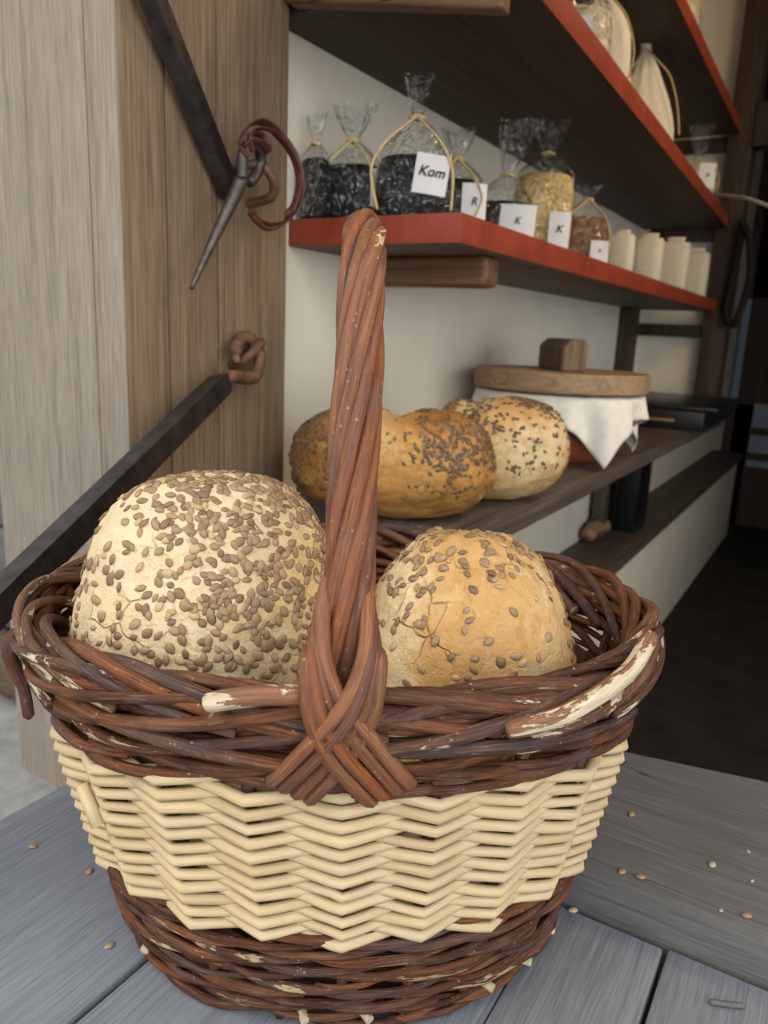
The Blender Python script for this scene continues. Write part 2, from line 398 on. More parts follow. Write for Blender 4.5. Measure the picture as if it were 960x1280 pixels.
# distant yard wall at the left
m = MB()
for k in range(9):
    z = GZ+.12+k*.2; m.box((-6, 1.6+.01*(k % 2), z), (-1.35, 1.7, z+.185), .01)
m.box((-6, 1.66, GZ), (-1.36, 1.72, GZ+1.9), .01); struct(m, 'wall_yard', MT['beam'])
m = MB().tube([(-6, 1.45, GZ+.10), (-1.5, 1.45, GZ+.10)], .10, 16)
tag(m.build('log', wood('yard log', [(.05, .035, .025), (.11, .08, .055), (.18, .13, .09)], 0), None, (-4, 1.45, GZ)), 'dark log lying against the yard wall behind the oak post', 'log')

# sill timber: raised step, notched behind the basket
m = MB()
r0 = Vector((-.118, .488)); r1 = Vector((.0086, .494))
poly = [(-.70, .555), (-.128, .555), (-.128, .486), (.0086, .4905), (.9, .522), (.9, .735), (-.01, .6975), (-.1365, .6724), (-.70, .66)]
m.prism(poly, -.45, -.37, .006)
struct(m, 'trim_7', MT['beam'], 'raised grey sill timber behind the basket')

# counter of grey planks outside the sill
ct = thing('counter', 'grey weathered plank counter that the basket stands on', 'counter', (-.2, .2, -.43))
def plank(x0, x1, y1):
    MB().box((x0, -.45, -.43), (x1, y1, -.40), .0022).build('plank', MT['plank'], ct, smooth=30)
plank(-.537, -.3335, .552); plank(-.3292, -.205, .552); plank(-.2045, -.130, .552); plank(-.1290, -.0508, .482); plank(-.0478, .12, .484); plank(.1225, .33, .49)
MB().box((-.52, .02, -.47), (.32, .08, -.431), .003).build('ledger', MT['beam'], ct, smooth=30)

# oak post / hatch jamb
po = thing('timber_post', 'large weathered oak post beside the hatch, grey outside and brown inside', 'post', (-.82, .75, -.65))
def split_front():
    m = MB(); m.box((-.9565, .600, -.648), (-.7515, .668, 1.3), .004); m.box((-.7500, .600, -.648), (-.700, .668, 1.3), .004); return m
m = MB(); m.box((-.9565, .600, -.648), (-.7495, .668, 1.3), .003, faces=lambda n: 1 if n.x > .8 else 0)
m.box((-.7492, .600, -.652), (-.700, .665, 1.3), .003, faces=lambda n: 1 if n.x > .7 else 0)
m.build('front_board', [MT['post_grey'], MT['post_brown']], po, smooth=30)
MB().box((-.952, .6685, -.63), (-.703, .7525, 1.3), .007).build('jamb_board', MT['post_brown'], po, smooth=30)
MB().box((-.952, .7535, -.63), (-.704, .8905, 1.3), .005).build('jamb_board', MT['post_brown'], po, smooth=30)
m = MB().box((-.915, .625, GZ), (-.76, .85, -.652), .012); tag(m.build('footing_stone', MT['stone'], None, (-.84, .74, GZ), 30), 'reddish stone block under the grey oak post', 'stone')

# ================================================================== shelves
def faces_shelf(n): return 1 if (n.x > .8 or n.y < -.8) else 0
def shelf(z0, z1, poly, label, wd, faces_shelf=faces_shelf):
    t = thing('wall_shelf', label, 'shelf', (-.75, 1.9, z0), 'red edged wall shelves')
    MB().prism(poly, z0, z1, .003, faces=faces_shelf).build('board', [wd, MT['red']], t, smooth=30)
    return t
t = shelf(.1135, .152, [(-.749, .95), (-.466, .95), (-.466, 3.05), (-.749, 3.05)], 'lowest wall shelf with a bright red front corner, holding dark bean bags', MT['shelf_wood'])
MB().box((-.749, 1.09, .0675), (-.489, 1.14, .113), .012, seg=3).build('batten', MT['batten'], t, smooth=40)
t = shelf(.3985, .436, [(-.749, .90), (-.394, .90), (-.464, 3.05), (-.749, 3.05)], 'middle wall shelf with a red edge, holding tied cloth bags', MT['dark_wood'], lambda n: 1 if n.x > .8 else 0)
m = MB(); q4 = [(-.700, .402), (-.396, .349), (-.396, .437), (-.700, .437)]
m.loft([[(x, .873, z) for x, z in q4], [(x, .899, z) for x, z in q4]]); bo = m.build('bracket_board', MT['batten'], t, smooth=30)
bm_ = bo.modifiers.new('b', 'BEVEL'); bm_.width = .004; bm_.segments = 2
t = shelf(.70, .737, [(-.749, .90), (-.43, .90), (-.464, 3.05), (-.749, 3.05)], 'topmost red edged wall shelf at the upper right', MT['dark_wood'])

# ================================================================== table and what stands on it
t = thing('wall_table', 'long dark brown plank table along the plaster wall', 'table', (-.57, 1.9, -.70))
MB().prism([(-.749, .893), (-.402, .893), (-.394, 3.10), (-.749, 3.10)], -.292, -.255, .004).build('tabletop', MT['table'], t, smooth=30)
for y in (1.2, 2.70):
    MB().box((-.735, y, -.6995), (-.69, y+.045, -.292), .003).build('leg', MT['table'], t, smooth=30)
    m = MB(); m.tube(bez([(-.712, y-.10, -.672), (-.712, y-.05, -.655), (-.712, y+.02, -.66), (-.71, y+.1, -.674)], 6), .026, 10); m.build('foot', MT['lid'], t)

# loaves -------------------------------------------------------------
ICO = None
def ico(sub):
    bm = bmesh.new(); bmesh.ops.create_icosphere(bm, subdivisions=sub, radius=1)
    v = [p.co.copy() for p in bm.verts]; f = [[p.index for p in q.verts] for q in bm.faces]; bm.free(); return v, f
I6 = ico(6)
def seed_shape():
    """flattened teardrop kernel, unit length along x"""
    vs = []; fs = []; nr = 7; ns = 8
    for i in range(nr):
        t = i/(nr-1); x = -.5+t
        w = (math.sin(PI*min(max(t, .02), .98))**.6)*(1-.22*t)
        if i in (0, nr-1): w = .10
        for j in range(ns):
            a = 2*PI*j/ns; vs.append((x, .36*w*math.cos(a), .15*w*math.sin(a)+.02*math.sin(PI*t)))
    for i in range(nr-1):
        for j in range(ns):
            j2 = (j+1) % ns; fs.append([i*ns+j, i*ns+j2, (i+1)*ns+j2, (i+1)*ns+j])
    fs.append(list(range(ns))[::-1]); fs.append([(nr-1)*ns+j for j in range(ns)])
    return vs, fs
SV, SF = seed_shape()
def loaf(label, center, rad, rot, mat, shape, toast, density, nseed, sl, sd, base, group=None, smat='seed'):
    random.seed(sd)
    Rm = rot; c = Vector(center); vs, fs = I6; P = []; T = []
    off = Vector((sd*3.1, sd*1.7, sd*.9))
    for v in vs:
        q = shape(v.copy())
        d = noise.noise(v*1.6+off)*.05+noise.noise(v*4+off)*.02+noise.noise(v*10+off)*.010+noise.noise(v*24+off)*.005
        p = Vector((q.x*rad[0], q.y*rad[1], q.z*rad[2]))*(1+d)
        p = Rm@p+c; P.append(p); T.append(toast(v, p))
    m = MB(); m.add(P, fs); m.attr = T
    o = m.build('bread_loaf', mat, None, base); tag(o, label, 'bread', group)
    # seeds
    fa = []; cum = 0
    bvh = BVHTree.FromPolygons(P, fs)
    sm = MB(); n = 0; tries = 0; occ = []; grid = {}
    while n < nseed and tries < nseed*40:
        tries += 1
        f = random.choice(fs); v = (vs[f[0]]+vs[f[1]]+vs[f[2]])/3
        a, b2 = random.random(), random.random()
        if a+b2 > 1: a, b2 = 1-a, 1-b2
        p = P[f[0]]+(P[f[1]]-P[f[0]])*a+(P[f[2]]-P[f[0]])*b2
        if random.random() > density(v, p): continue
        key = tuple(int(x/(sl*.5)) for x in p)
        if grid.get(key, 0) >= 1: continue
        grid[key] = grid.get(key, 0)+1
        nn = (P[f[1]]-P[f[0]]).cross(P[f[2]]-P[f[0]]).normalized()
        if nn.dot(p-c) < 0: nn = -nn
        tx = nn.orthogonal().normalized(); tx = Matrix.Rotation(random.random()*2*PI, 3, nn)@tx
        nn2 = (nn+Vector((random.uniform(-.25, .25), random.uniform(-.25, .25), random.uniform(-.25, .25)))).normalized()
        tx = (tx-nn2*tx.dot(nn2)).normalized(); ty = nn2.cross(tx)
        s = sl*random.uniform(.72, 1.12); w = random.uniform(.85, 1.2)
        o2 = p+nn*s*.045
        sm.add([o2+tx*(x*s)+ty*(y*s*w)+nn2*(z*s) for x, y, z in SV], SF); n += 1
    so = sm.build('seed_topping', MT[smat], o); so['kind'] = 'stuff'; so['label'] = 'grey brown sunflower seeds'
    return o
def sgn(x, p): return math.copysign(abs(x)**p, x)
def rotm(ax, ay, az): return (Matrix.Rotation(az, 3, 'Z')@Matrix.Rotation(ay, 3, 'Y')@Matrix.Rotation(ax, 3, 'X'))

# basket frame: x to the right, y away, z up
dv = Vector((-.55056528, .83479212)); rv = Vector((.83479212, .55056528)); DB = .477
def W(x, y, h): q = dv*(DB+y)+rv*x; return Vector((q.x, q.y, -.4+h))
BR = math.atan2(rv.y, rv.x)

def plan(v, e, ez, tap, flat=1.):
    r = math.hypot(v.x, v.y) or 1e-6; k = r**e/r*(1-tap*max(0, -v.z)**1.4); z = sgn(v.z, ez)
    return Vector((v.x*k, v.y*k, z*(flat if z < 0 else 1)))
def sh_left(v): return plan(v, .82, .84, .50)
fw = Vector((.55, -.83, 0))
def vn(p, s, o=0): return noise.noise(Vector((p.x*s+o, p.y*s, p.z*s)))
def loc(p):
    q = Vector((p.x, p.y)); return Vector((q.dot(rv), q.dot(dv)-DB, p.z+.4))
def toast_left(v, p):
    l = loc(p); return .12+.35*max(0, (l.x+.09)/.09)+.1*vn(p, 14)
def den_left(v, p):
    l = loc(p)
    if l.z < .14 or l.y > .08: return 0
    k = .16+.84*min(1, max(0, (l.x+.135)/.05)); k *= .55+.75*max(0, .5+1.4*vn(p, 20, 3))
    return min(1, max(k*.75, .06))
loaf('big pale round loaf thickly covered with seeds, at the left in the basket', W(-.0855, -.004, .178), (.086, .083, .132),
     rotm(0, 0, BR)@rotm(0, .0, 0), MT['crust_pale'], sh_left, toast_left, den_left, 2200, .0074, 3, W(-.09, 0, .02))
def sh_right(v): return plan(v, .80, .84, .42, .92)
def toast_right(v, p):
    l = loc(p); g = math.exp(-((l.x-.027-(.28-l.z)*-.1)/.02)**2) if l.z > .1 else 0
    return .42+.30*vn(p, 16, 5)+.18*(l.z-.2)/.08-.45*g*(1 if l.z < .275 else .3)
def den_right(v, p):
    l = loc(p)
    if l.z < .12 or l.y > .07: return 0
    k = .22*max(0, .5+1.5*vn(p, 26, 8))+.04
    if l.z > .262: k += .22
    if l.x < .055: k += .25*max(0, .5+vn(p, 30))
    return k
loaf('golden round loaf with cracked crust and few seeds, at the right in the basket', W(.0785, -.006, .146), (.0745, .085, .131),
     rotm(0, 0, BR), MT['crust_gold'], sh_right, toast_right, den_right, 520, .0074, 5, W(.08, 0, .02))

# loaves on the table, each with a pale split between two lobes
def sh_split(ax, gx, depth, wid):
    def f(v):
        q = plan(v, .74, .86, .10, .86); q.x = sgn(q.x, .9)
        g = math.exp(-((v.dot(ax)-gx)/wid)**2)*max(0, v.z+.25)
        return q*(1-depth*g)
    return f
axA = Vector((.82, -.15, .1)).normalized()
def toastA(v, p):
    g = math.exp(-((v.dot(axA)-.10)/.16)**2)*max(0, v.z+.3)
    return .62-.55*g+.3*max(0, v.z-.2)*(1 if v.dot(axA) > 0 else .7)+.18*vn(p, 12)+(.25 if v.dot(axA) < -.25 else 0)
def denA(v, p):
    d = v.dot(axA); g = math.exp(-((d-.10)/.2)**2)
    if v.z < -.35: return 0
    return max(0, min(1, (.10+.55*max(0, .35+1.7*vn(p, 16, 2)))*(1-.95*g)*(1.6 if d < -.3 else (1.0 if d > .2 and v.z > 0 else .35))))
loaf('large well browned seeded loaf with a pale split, nearest on the wall table', (-.535, .922, -.184), (.146, .090, .083),
     rotm(0, 0, math.radians(28)), MT['crust_brown'], sh_split(axA, .10, .15, .13), toastA, denA, 1500, .0078, 11, (-.535, .922, -.255), 'seeded loaves on the wall table', 'seed_dark')
axB = Vector((.75, -.3, .0)).normalized()
def toastB(v, p):
    g = math.exp(-((v.dot(axB)+.25)/.2)**2)*max(0, v.z+.3)
    return .30-.3*g+.2*max(0, v.z)+.2*vn(p, 14)+(.5 if v.dot(axB) < -.45 else 0)
def denB(v, p):
    if v.z < -.2: return 0
    return max(0, min(1, (.06+.5*max(0, .3+1.7*vn(p, 17, 6)))*(.3+1.0*max(0, v.z))))
loaf('lighter seeded loaf behind the browned loaf on the wall table', (-.470, 1.137, -.181), (.112, .092, .086),
     rotm(0, 0, math.radians(30)), MT['crust_gold'], sh_split(axB, -.25, .12, .16), toastB, denB, 1000, .0078, 17, (-.470, 1.137, -.255), 'seeded loaves on the wall table', 'seed_dark')

# bowl, cloth, lid ---------------------------------------------------
BX, BY = -.540, 1.625
m = MB(); prof = [(.085, -.254), (.10, -.254), (.13, -.225), (.152, -.18), (.164, -.125), (.168, -.118), (.16, -.116), (.14, -.17), (.10, -.23), (.02, -.24)]
N = 40; m.loft([[(BX+r*math.cos(2*PI*j/N), BY+r*math.sin(2*PI*j/N), z) for j in range(N)] for r, z in prof])
tag(m.build('bowl', MT['clay'], None, (BX, BY, -.255)), 'reddish brown earthenware bowl under the white cloth on the table', 'bowl')
# cloth: a square draped over the bowl, corners hanging
m = MB(); n = 56; L = .43; vs = []; ca = math.radians(4); drop = {}
for i in range(n+1):
    for j in range(n+1):
        a = (i/n-.5)*L; b = (j/n-.5)*L
        x = a*math.cos(ca)-b*math.sin(ca); y = a*math.sin(ca)+b*math.cos(ca)
        r = math.hypot(x, y); th = math.atan2(y, x); R0 = .172
        if r <= R0: X, Y, z = x, y, -.1115
        else:
            ex = r-R0; fold = .012*math.sin(th*9)*min(1, ex/.06)+.006*math.sin(th*17+1)*min(1, ex/.05)
            rr = R0+.006+fold+ex*.10; X = rr*math.cos(th); Y = rr*math.sin(th); z = -.113-ex*1.02
        z += .0022*noise.noise(Vector((x*40, y*40, 0)))
        vs.append((BX+X, BY+Y, max(z, -.249)))
fs = [[i*(n+1)+j, i*(n+1)+j+1, (i+1)*(n+1)+j+1, (i+1)*(n+1)+j] for i in range(n) for j in range(n)]
m.add(vs, fs); o = m.build('cloth', MT['linen'], None, (BX, BY, -.12)); tag(o, 'white linen cloth draped over the earthenware bowl below the wooden lid', 'cloth')
md = o.modifiers.new('s', 'SOLIDIFY'); md.thickness = .0016; md.offset = 1
ld = thing('wooden_lid', 'round wooden lid with a block handle lying on the white cloth', 'lid', (BX, BY, -.108))
m = MB(); prof = [(.180, -.1075), (.184, -.104), (.184, -.072), (.181, -.068), (.001, -.067)]; N = 56
m.loft([[(BX+r*math.cos(2*PI*j/N), BY+r*math.sin(2*PI*j/N), z) for j in range(N)] for r, z in prof]); m.build('disc', MT['lid'], ld, smooth=30)
m = MB(); hh = [(-.027, -.067), (.025, -.067), (.025, -.012), (.018, -.002), (-.010, -.002), (-.027, -.018)]
hr = Matrix.Rotation(BR, 3, 'Z')
ring = lambda s: [Vector((BX, BY, 0))+hr@Vector((x, s, 0))+Vector((0, 0, z)) for x, z in hh]
m.loft([ring(-.10), ring(.10)]); ho = m.build('handle', MT['post_brown'], ld, smooth=20)
bv = ho.modifiers.new('b', 'BEVEL'); bv.width = .004; bv.segments = 2

# black things beyond the bowl
t = thing('flat_box', 'flat black box with a thin brass edge at the far end of the table', 'box', (-.55, 2.75, -.255))
MB().box((-.735, 2.42, -.2545), (-.36, 3.06, -.198), .004).build('body', MT['black'], t, smooth=30)
MB().box((-.735, 2.40, -.232), (-.44, 2.419, -.222), .002).build('brass_rail', MT['brass'], t, smooth=30)
MB().box((-.745, 2.46, -.1975), (-.33, 3.04, -.186), .003).build('lid', MT['black'], t, smooth=30)
p = onX(822, 460, -.66); q = onX(834, 460, -.66)
m = MB().box((-.70, 2.30, -.2545), (-.655, 2.36, p.z-.01), .004); 
tag(m.build('upright_black_tin', MT['black'], None, (-.68, 2.33, -.255), 30), 'tall narrow black tin standing behind the wooden lid', 'tin')
p = onZ(800, 620, -.70)
t = thing('black_crate', 'black box standing on the low plinth under the table', 'box', (-.66, 2.9, -.70))
MB().box((-.70, 2.86, -.6995), (-.615, 3.05, -.44), .004).build('side', MT['black'], t, smooth=30)
MB().box((-.705, 2.85, -.4395), (-.61, 3.06, -.425), .004).build('rim', MT['black'], t, smooth=30)

# ================================================================== bags
def lettering(text, o, ux, uz, size, parent, shear=.25):
    cu = bpy.data.curves.new('lettering', 'FONT'); cu.body = text; cu.size = size; cu.shear = shear; cu.extrude = .0001
    cu.align_x = 'CENTER'; cu.align_y = 'CENTER'; cu.offset = size*.012
    ob = bpy.data.objects.new('tmp', cu); S.collection.objects.link(ob)
    me = bpy.data.meshes.new_from_object(ob.evaluated_get(bpy.context.evaluated_depsgraph_get()))
    bpy.data.objects.remove(ob)
    nn = ux.cross(uz); base = wloc(parent)
    for v in me.vertices: v.co = o+ux*v.co.x+uz*v.co.y+nn*(v.co.z+.0004)-base
    me.name = 'lettering'; me.materials.clear(); me.materials.append(MT['ink'])
    ob = bpy.data.objects.new('lettering', me); S.collection.objects.link(ob); ob.parent = parent; WL[ob.name] = base
    return ob
def sq(a, p): return sgn(math.cos(a), p), sgn(math.sin(a), p)
def bag(name, label, cat, x, y, z0, w, d, hc, hn, ht, kind, yaw=0, group=None, content=None, card=None, text=None, tails=True, flare=.55, lean=(0, 0), seed=0):
    """stuffed bag: w,d footprint, hc filled height, hn neck height, ht total height"""
    random.seed(seed+100); t = thing(name, label, cat, (x, y, z0), group)
    Ry = Matrix.Rotation(yaw, 3, 'Z'); N = 36
    def P(px, py, pz):
        k = pz/ht; q = Ry@Vector((px, py, 0)); return Vector((x+q.x+lean[0]*k*k, y+q.y+lean[1]*k*k, z0+pz))
    def ring(sx, sy, z, pw, ruf, fr):
        out = []
        for j in range(N):
            a = 2*PI*j/N; cx, sy_ = sq(a, pw)
            k = 1+ruf*math.sin(fr*a+seed)+ruf*.6*math.sin((fr+4)*a+seed*2)
            out.append(P(cx*sx*k, sy_*sy*k, z+(ruf*.12*w*math.sin(3*a+seed) if z > hn*1.05 else 0)))
        return out
    hw, hd = w/2, d/2
    R = [ring(hw*.86, hd*.86, .001, .6, 0, 5), ring(hw*.97, hd*.97, .004, .6, .01, 5), ring(hw*1.02, hd*1.05, hc*.35, .62, .015, 5), ring(hw, hd*1.02, hc*.7, .65, .02, 5), ring(hw*.93, hd*.9, hc, .75, .03, 6)]
    for k in (.25, .5, .75):
        s = 1-k**.9*.86; R.append(ring(hw*.93*s+.004, hd*.9*s+.004, hc+(hn-hc)*k, .9, .05+.08*k, 9))
    R.append(ring(hw*.10+.002, hd*.10+.002, hn, 1, .12, 9))
    for k, s in ((.3, .45), (.65, .8), (1, 1.)):
        R.append(ring(hw*flare*s+.003, hd*flare*s*.55+.003, hn+(ht-hn)*k, 1, .16, 7))
    if kind == 'film':
        MB().loft(R, True, False).build('film', MT['film'], t, label='clear crinkled cellophane')
        C = [ring(hw*.8, hd*.8, .003, .6, 0, 5), ring(hw*.92, hd*.92, .007, .62, .02, 5), ring(hw*.97, hd*.99, hc*.4, .62, .02, 5), ring(hw*.95, hd*.96, hc*.75, .66, .02, 6), ring(hw*.86, hd*.82, hc*.95, .75, .05, 6), ring(hw*.55, hd*.5, hc*1.0, .9, .08, 6), ring(.004, .004, hc*1.02, 1, 0, 5)]
        m = MB().loft(C); o = m.build('contents', content, t)
    else:
        MB().loft(R, True, True).build('cloth', kind, t)
    tm = MB(); nc = [P(math.cos(a)*(hw*.12+.004), math.sin(a)*(hd*.12+.004), hn+.001*math.sin(3*a)) for a in [2*PI*i/20 for i in range(20)]]
    tm.tube(nc, .0026, 7, closed=True)
    if tails:
        for sg in (-1, 1):
            tx = hw*random.uniform(.9, 1.15)*sg; fy = -hd*1.15
            tm.tube(bez([P(0, -hd*.12-.004, hn), P(tx*.30, fy*.55, hn*.88), P(tx*.66, fy*.9, hn*.72), P(tx*random.uniform(.85, 1), fy*1.04, hn*.46), P(tx*random.uniform(.7, 1.05), fy*1.1, hn*random.uniform(.06, .25))], 6), .0021, 6, flat=.6)
    tm.build('tie', MT['raffia'], t, label='raffia string tied round the neck')
    if card:
        cx, cz, cw, ch, tilt = card; m = MB(); rows = []
        fy = -hd*1.10-.003; nx = 9
        def Q(i, k, off): 
            u = (i/(nx-1)-.5)*cw; vv = (k-.5)*ch
            uu = u*math.cos(tilt)-vv*math.sin(tilt); v2 = u*math.sin(tilt)+vv*math.cos(tilt)
            return P(cx+uu, fy-off+.35*hd*abs((cx+uu)/hw)**2.6, cz+v2)
        vs = [Q(i, k, o) for o in (0, .0008) for k in (0, 1) for i in range(nx)]
        g = lambda o, k, i: (o*2+k)*nx+i; fs = []
        for i in range(nx-1):
            fs += [[g(1, 0, i), g(1, 0, i+1), g(1, 1, i+1), g(1, 1, i)], [g(0, 0, i+1), g(0, 0, i), g(0, 1, i), g(0, 1, i+1)],
                   [g(0, 0, i), g(0, 0, i+1), g(1, 0, i+1), g(1, 0, i)], [g(0, 1, i+1), g(0, 1, i), g(1, 1, i), g(1, 1, i+1)]]
        fs += [[g(0, 0, 0), g(1, 0, 0), g(1, 1, 0), g(0, 1, 0)], [g(1, 0, nx-1), g(0, 0, nx-1), g(0, 1, nx-1), g(1, 1, nx-1)]]
        m.add(vs, fs); lb = m.build('label', MT['paper'], t, smooth=False, label='white paper label')
        if text:
            ux = (Q(nx-2, .5, 0)-Q(1, .5, 0)).normalized(); uz = (Q(4, 1, 0)-Q(4, 0, 0)).normalized(); uz = (uz-ux*uz.dot(ux)).normalized()
            lettering(text, Q(4, .55, .0022), ux, uz, ch*(.36 if len(text) > 1 else .28), lb)
    return t
SZ = .1525; yw = math.radians(24)
G1 = 'cellophane bags on the lowest shelf'
bag('bean_bag', 'narrow dark cellophane bag farthest left on the lowest shelf, right beside the post', 'bag', -.7215, .9765, SZ, .046, .040, .085, .105, .145, 'film', 0, G1, MT['beans'], None, None, False, .6, seed=1)
bag('bean_bag', 'dark bean bag left of the basket handle with its white label at its right edge', 'bag', -.692, 1.030, SZ, .092, .052, .085, .118, .168, 'film', yw, G1, MT['beans'], (.043, .05, .022, .052, .02), None, True, .62, seed=2)
bag('bean_bag', 'largest bean bag with raffia bow and tilted handwritten label at the red shelf corner', 'bag', -.580, 1.022, SZ, .112, .058, .088, .138, .192, 'film', yw, G1, MT['beans'], (.026, .058, .047, .052, -.12), 'Kom', True, .30, seed=3)
bag('bean_bag', 'small dark bag just right of the largest bean bag, white label facing the corner', 'bag', -.585, 1.165, SZ, .09, .055, .082, .112, .155, 'film', yw, G1, MT['beans'], (.03, .042, .038, .06, .0), 'R', True, .5, seed=4)
bag('bean_bag', 'dark bag with a broad white label and a tall crinkled top on the lowest shelf', 'bag', -.582, 1.335, SZ, .115, .06, .075, .118, .205, 'film', yw, G1, MT['beans'], (.03, .036, .062, .060, .0), 'K', False, .5, (.03, 0), seed=5)
bag('oat_bag', 'golden oat bag with white label in the middle of the lowest shelf', 'bag', -.563, 1.50, SZ, .115, .06, .150, .185, .245, 'film', yw, G1, MT['oats'], (.03, .042, .040, .07, .0), 'K', False, .5, seed=6)
bag('malt_bag', 'brown grain bag with a raffia loop between the oat bag and the paper packets', 'bag', -.553, 1.74, SZ, .10, .06, .105, .14, .17, 'film', yw, G1, MT['malt'], (.03, .03, .04, .045, .0), 'k', True, .5, seed=7)
# four paper packets in a row
def packet(x, y, label, s, sd):
    random.seed(sd); m = MB(); N = 24; h = .135*s; rings = []
    for z, k in ((.0005, .92), (.004, 1), (h*.5, 1.01), (h*.93, .98), (h*.985, .88)):
        rings.append([(x+sq(2*PI*j/N, .55)[0]*.042*k*s, y+sq(2*PI*j/N, .55)[1]*.03*k*s, SZ+z+.001*math.sin(5*j+sd)*(z > h*.5)) for j in range(N)])
    for z, k in ((h*.99, .6), (h*1.04, .55), (h*1.09, .62)):
        rings.append([(x+sq(2*PI*j/N, .55)[0]*.042*k*s, y+sq(2*PI*j/N, .55)[1]*.012*k*s, SZ+z+.0012*math.sin(4*j+sd)) for j in range(N)])
    m.loft(rings); o = m.build('flour_packet', MT['calico'], None, (x, y, SZ)); tag(o, label, 'packet', 'cream packets at the far end of the lowest shelf')
    return o
for i, (u, v, lb, s) in enumerate(((774, 333, 'first cream packet beside the brown grain bag, shortest of four', .78), (807, 347, 'second cream packet from the brown grain bag', .95), (838, 357, 'third cream packet from the brown grain bag, tallest of four', 1.10), (864, 366, 'fourth cream packet beside the dark timber post', 1.08))):
    yy = (2.05, 2.32, 2.60, 2.87)[i]; q = onX(u, v, -.52); p = ray(u, v); xx = p[0]/p[1]*yy
    packet(xx, yy, lb, s, i)
# middle shelf
MZ = .4365
def at_y(u, y): r = ray(u, 200); return r[0]/r[1]*y
G2 = 'cloth bags on the middle shelf'
bag('grain_bag', 'clear bag of pale grain with white label, first on the middle shelf', 'bag', -.522, 1.47, MZ, .125, .07, .13, .18, .25, 'film', yw, G2, MT['cream_mix'], (.0, .075, .05, .06, .0), 'O', False, .5, seed=8)
bag('cloth_bag', 'fat natural calico bag tied at the top, beside the clear grain bag', 'bag', -.535, 1.66, MZ, .12, .075, .15, .225, .265, MT['calico'], yw, G2, None, None, None, True, .4, seed=9)
bag('cloth_bag', 'small calico bag half hidden between the two big calico bags', 'bag', -.54, 1.80, MZ, .08, .06, .09, .15, .18, MT['calico'], yw, G2, None, None, None, True, .4, seed=10)
bag('cloth_bag', 'pointed calico bag with a long tied neck leaning right on the middle shelf', 'bag', -.545, 2.09, MZ, .15, .08, .10, .25, .31, MT['calico'], yw, G2, None, None, None, True, .28, (-.02, 0), seed=12)
bag('cellophane_bag', 'small cellophane bag with white label and hanging raffia at the end of the middle shelf', 'bag', -.505, 2.62, MZ, .12, .07, .05, .10, .20, 'film', yw, G2, MT['cream_mix'], (.02, .05, .05, .07, .0), 'o', True, .5, seed=13)
bag('cellophane_bag', 'bag with raffia at the upper right edge of the top shelf', 'bag', -.52, 2.20, .7375, .11, .07, .09, .14, .20, 'film', yw, 'bags on the top shelf', MT['cream_mix'], None, None, True, .5, seed=14)
# cord running from the middle shelf to the right
p0 = onY(893, 243, 2.9); p1 = onY(925, 247, 2.75); p2 = onY(962, 258, 2.6); p3 = onY(1400, 420, 2.0)
m = MB().tube(bez([p0, p1, p2, p3], 10), .0055, 8)
tag(m.build('cord', MT['rope'], None, p0), 'pale cord stretched from the middle shelf end towards the right', 'cord')

m = MB().box((-.425, 3.06, .66), (1.2, 3.14, .80), .004); struct(m, 'trim_8', MT['dark_wood_z'], 'dark red brown beam running right from the shelf post')
q = [(-.425, 3.03, .42), (-.385, 3.02, .36), (-.365, 3.02, .22), (-.385, 3.03, .10), (-.40, 3.04, .07), (-.43, 3.045, .12), (-.418, 3.04, .28), (-.415, 3.035, .42)]
m = MB().tube(bez(q, 8), .013, 8); tag(m.build('hanging_strap', plain('dark matt strap', (.02, .016, .013), .95, 0, .3, 30, 0, .05), None, q[0]), 'wide dark strap hanging on the timber post at the shelf end', 'strap')

# ================================================================== iron fittings on the post
def staple(label, pts, r, mat, base):
    m = MB(); m.tube(bez(pts, 8), r, 10); return tag(m.build('iron_staple', mat, None, base), label, 'staple', 'iron staples in the post')
XJ = -.704
# lower staple and hooked bar
c = onX(293, 448, XJ)
staple('rusty iron staple that holds the eye of the lower bar', [(XJ-.02, c.y-.006, c.z-.010), (XJ+.018, c.y-.008, c.z-.004), (XJ+.034, c.y+.006, c.z+.016), (XJ+.026, c.y+.022, c.z+.022), (XJ+.004, c.y+.026, c.z+.014), (XJ-.02, c.y+.026, c.z+.01)], .0062, MT['rust'], c)
t = thing('stay_bar', 'long black square iron bar slanting down from the post behind the basket', 'bar', (-.66, .714, -.075))
a = Vector((-.667, .722, -.070)); b = Vector((-.58, .36, -.232)); e = a+(b-a)*1.84
m = MB(); dd = (e-a).normalized(); 
m.tube([a-dd*.004, a+dd*.01]+[a+(e-a)*k for k in (.1, .3, .5, .7, 1)], [.010, .0165]+[.0172]*5, 4, up=(.55, .1, .8), mi=0)
m.build('bar', MT['iron'], t, smooth=25)
m = MB(); m.tube(bez([a+dd*.006, a+Vector((-.004, .018, .004)), Vector((XJ+.030, c.y+.004, c.z-.022)), Vector((XJ+.026, c.y+.020, c.z+.002)), Vector((XJ+.020, c.y+.012, c.z+.024)), Vector((XJ+.018, c.y-.008, c.z+.026)), Vector((XJ+.02, c.y-.02, c.z+.010)), Vector((XJ+.022, c.y-.021, c.z-.004))], 8), [.0088]*50+[.006]*7, 10)
m.build('hook', MT['rust'], t)
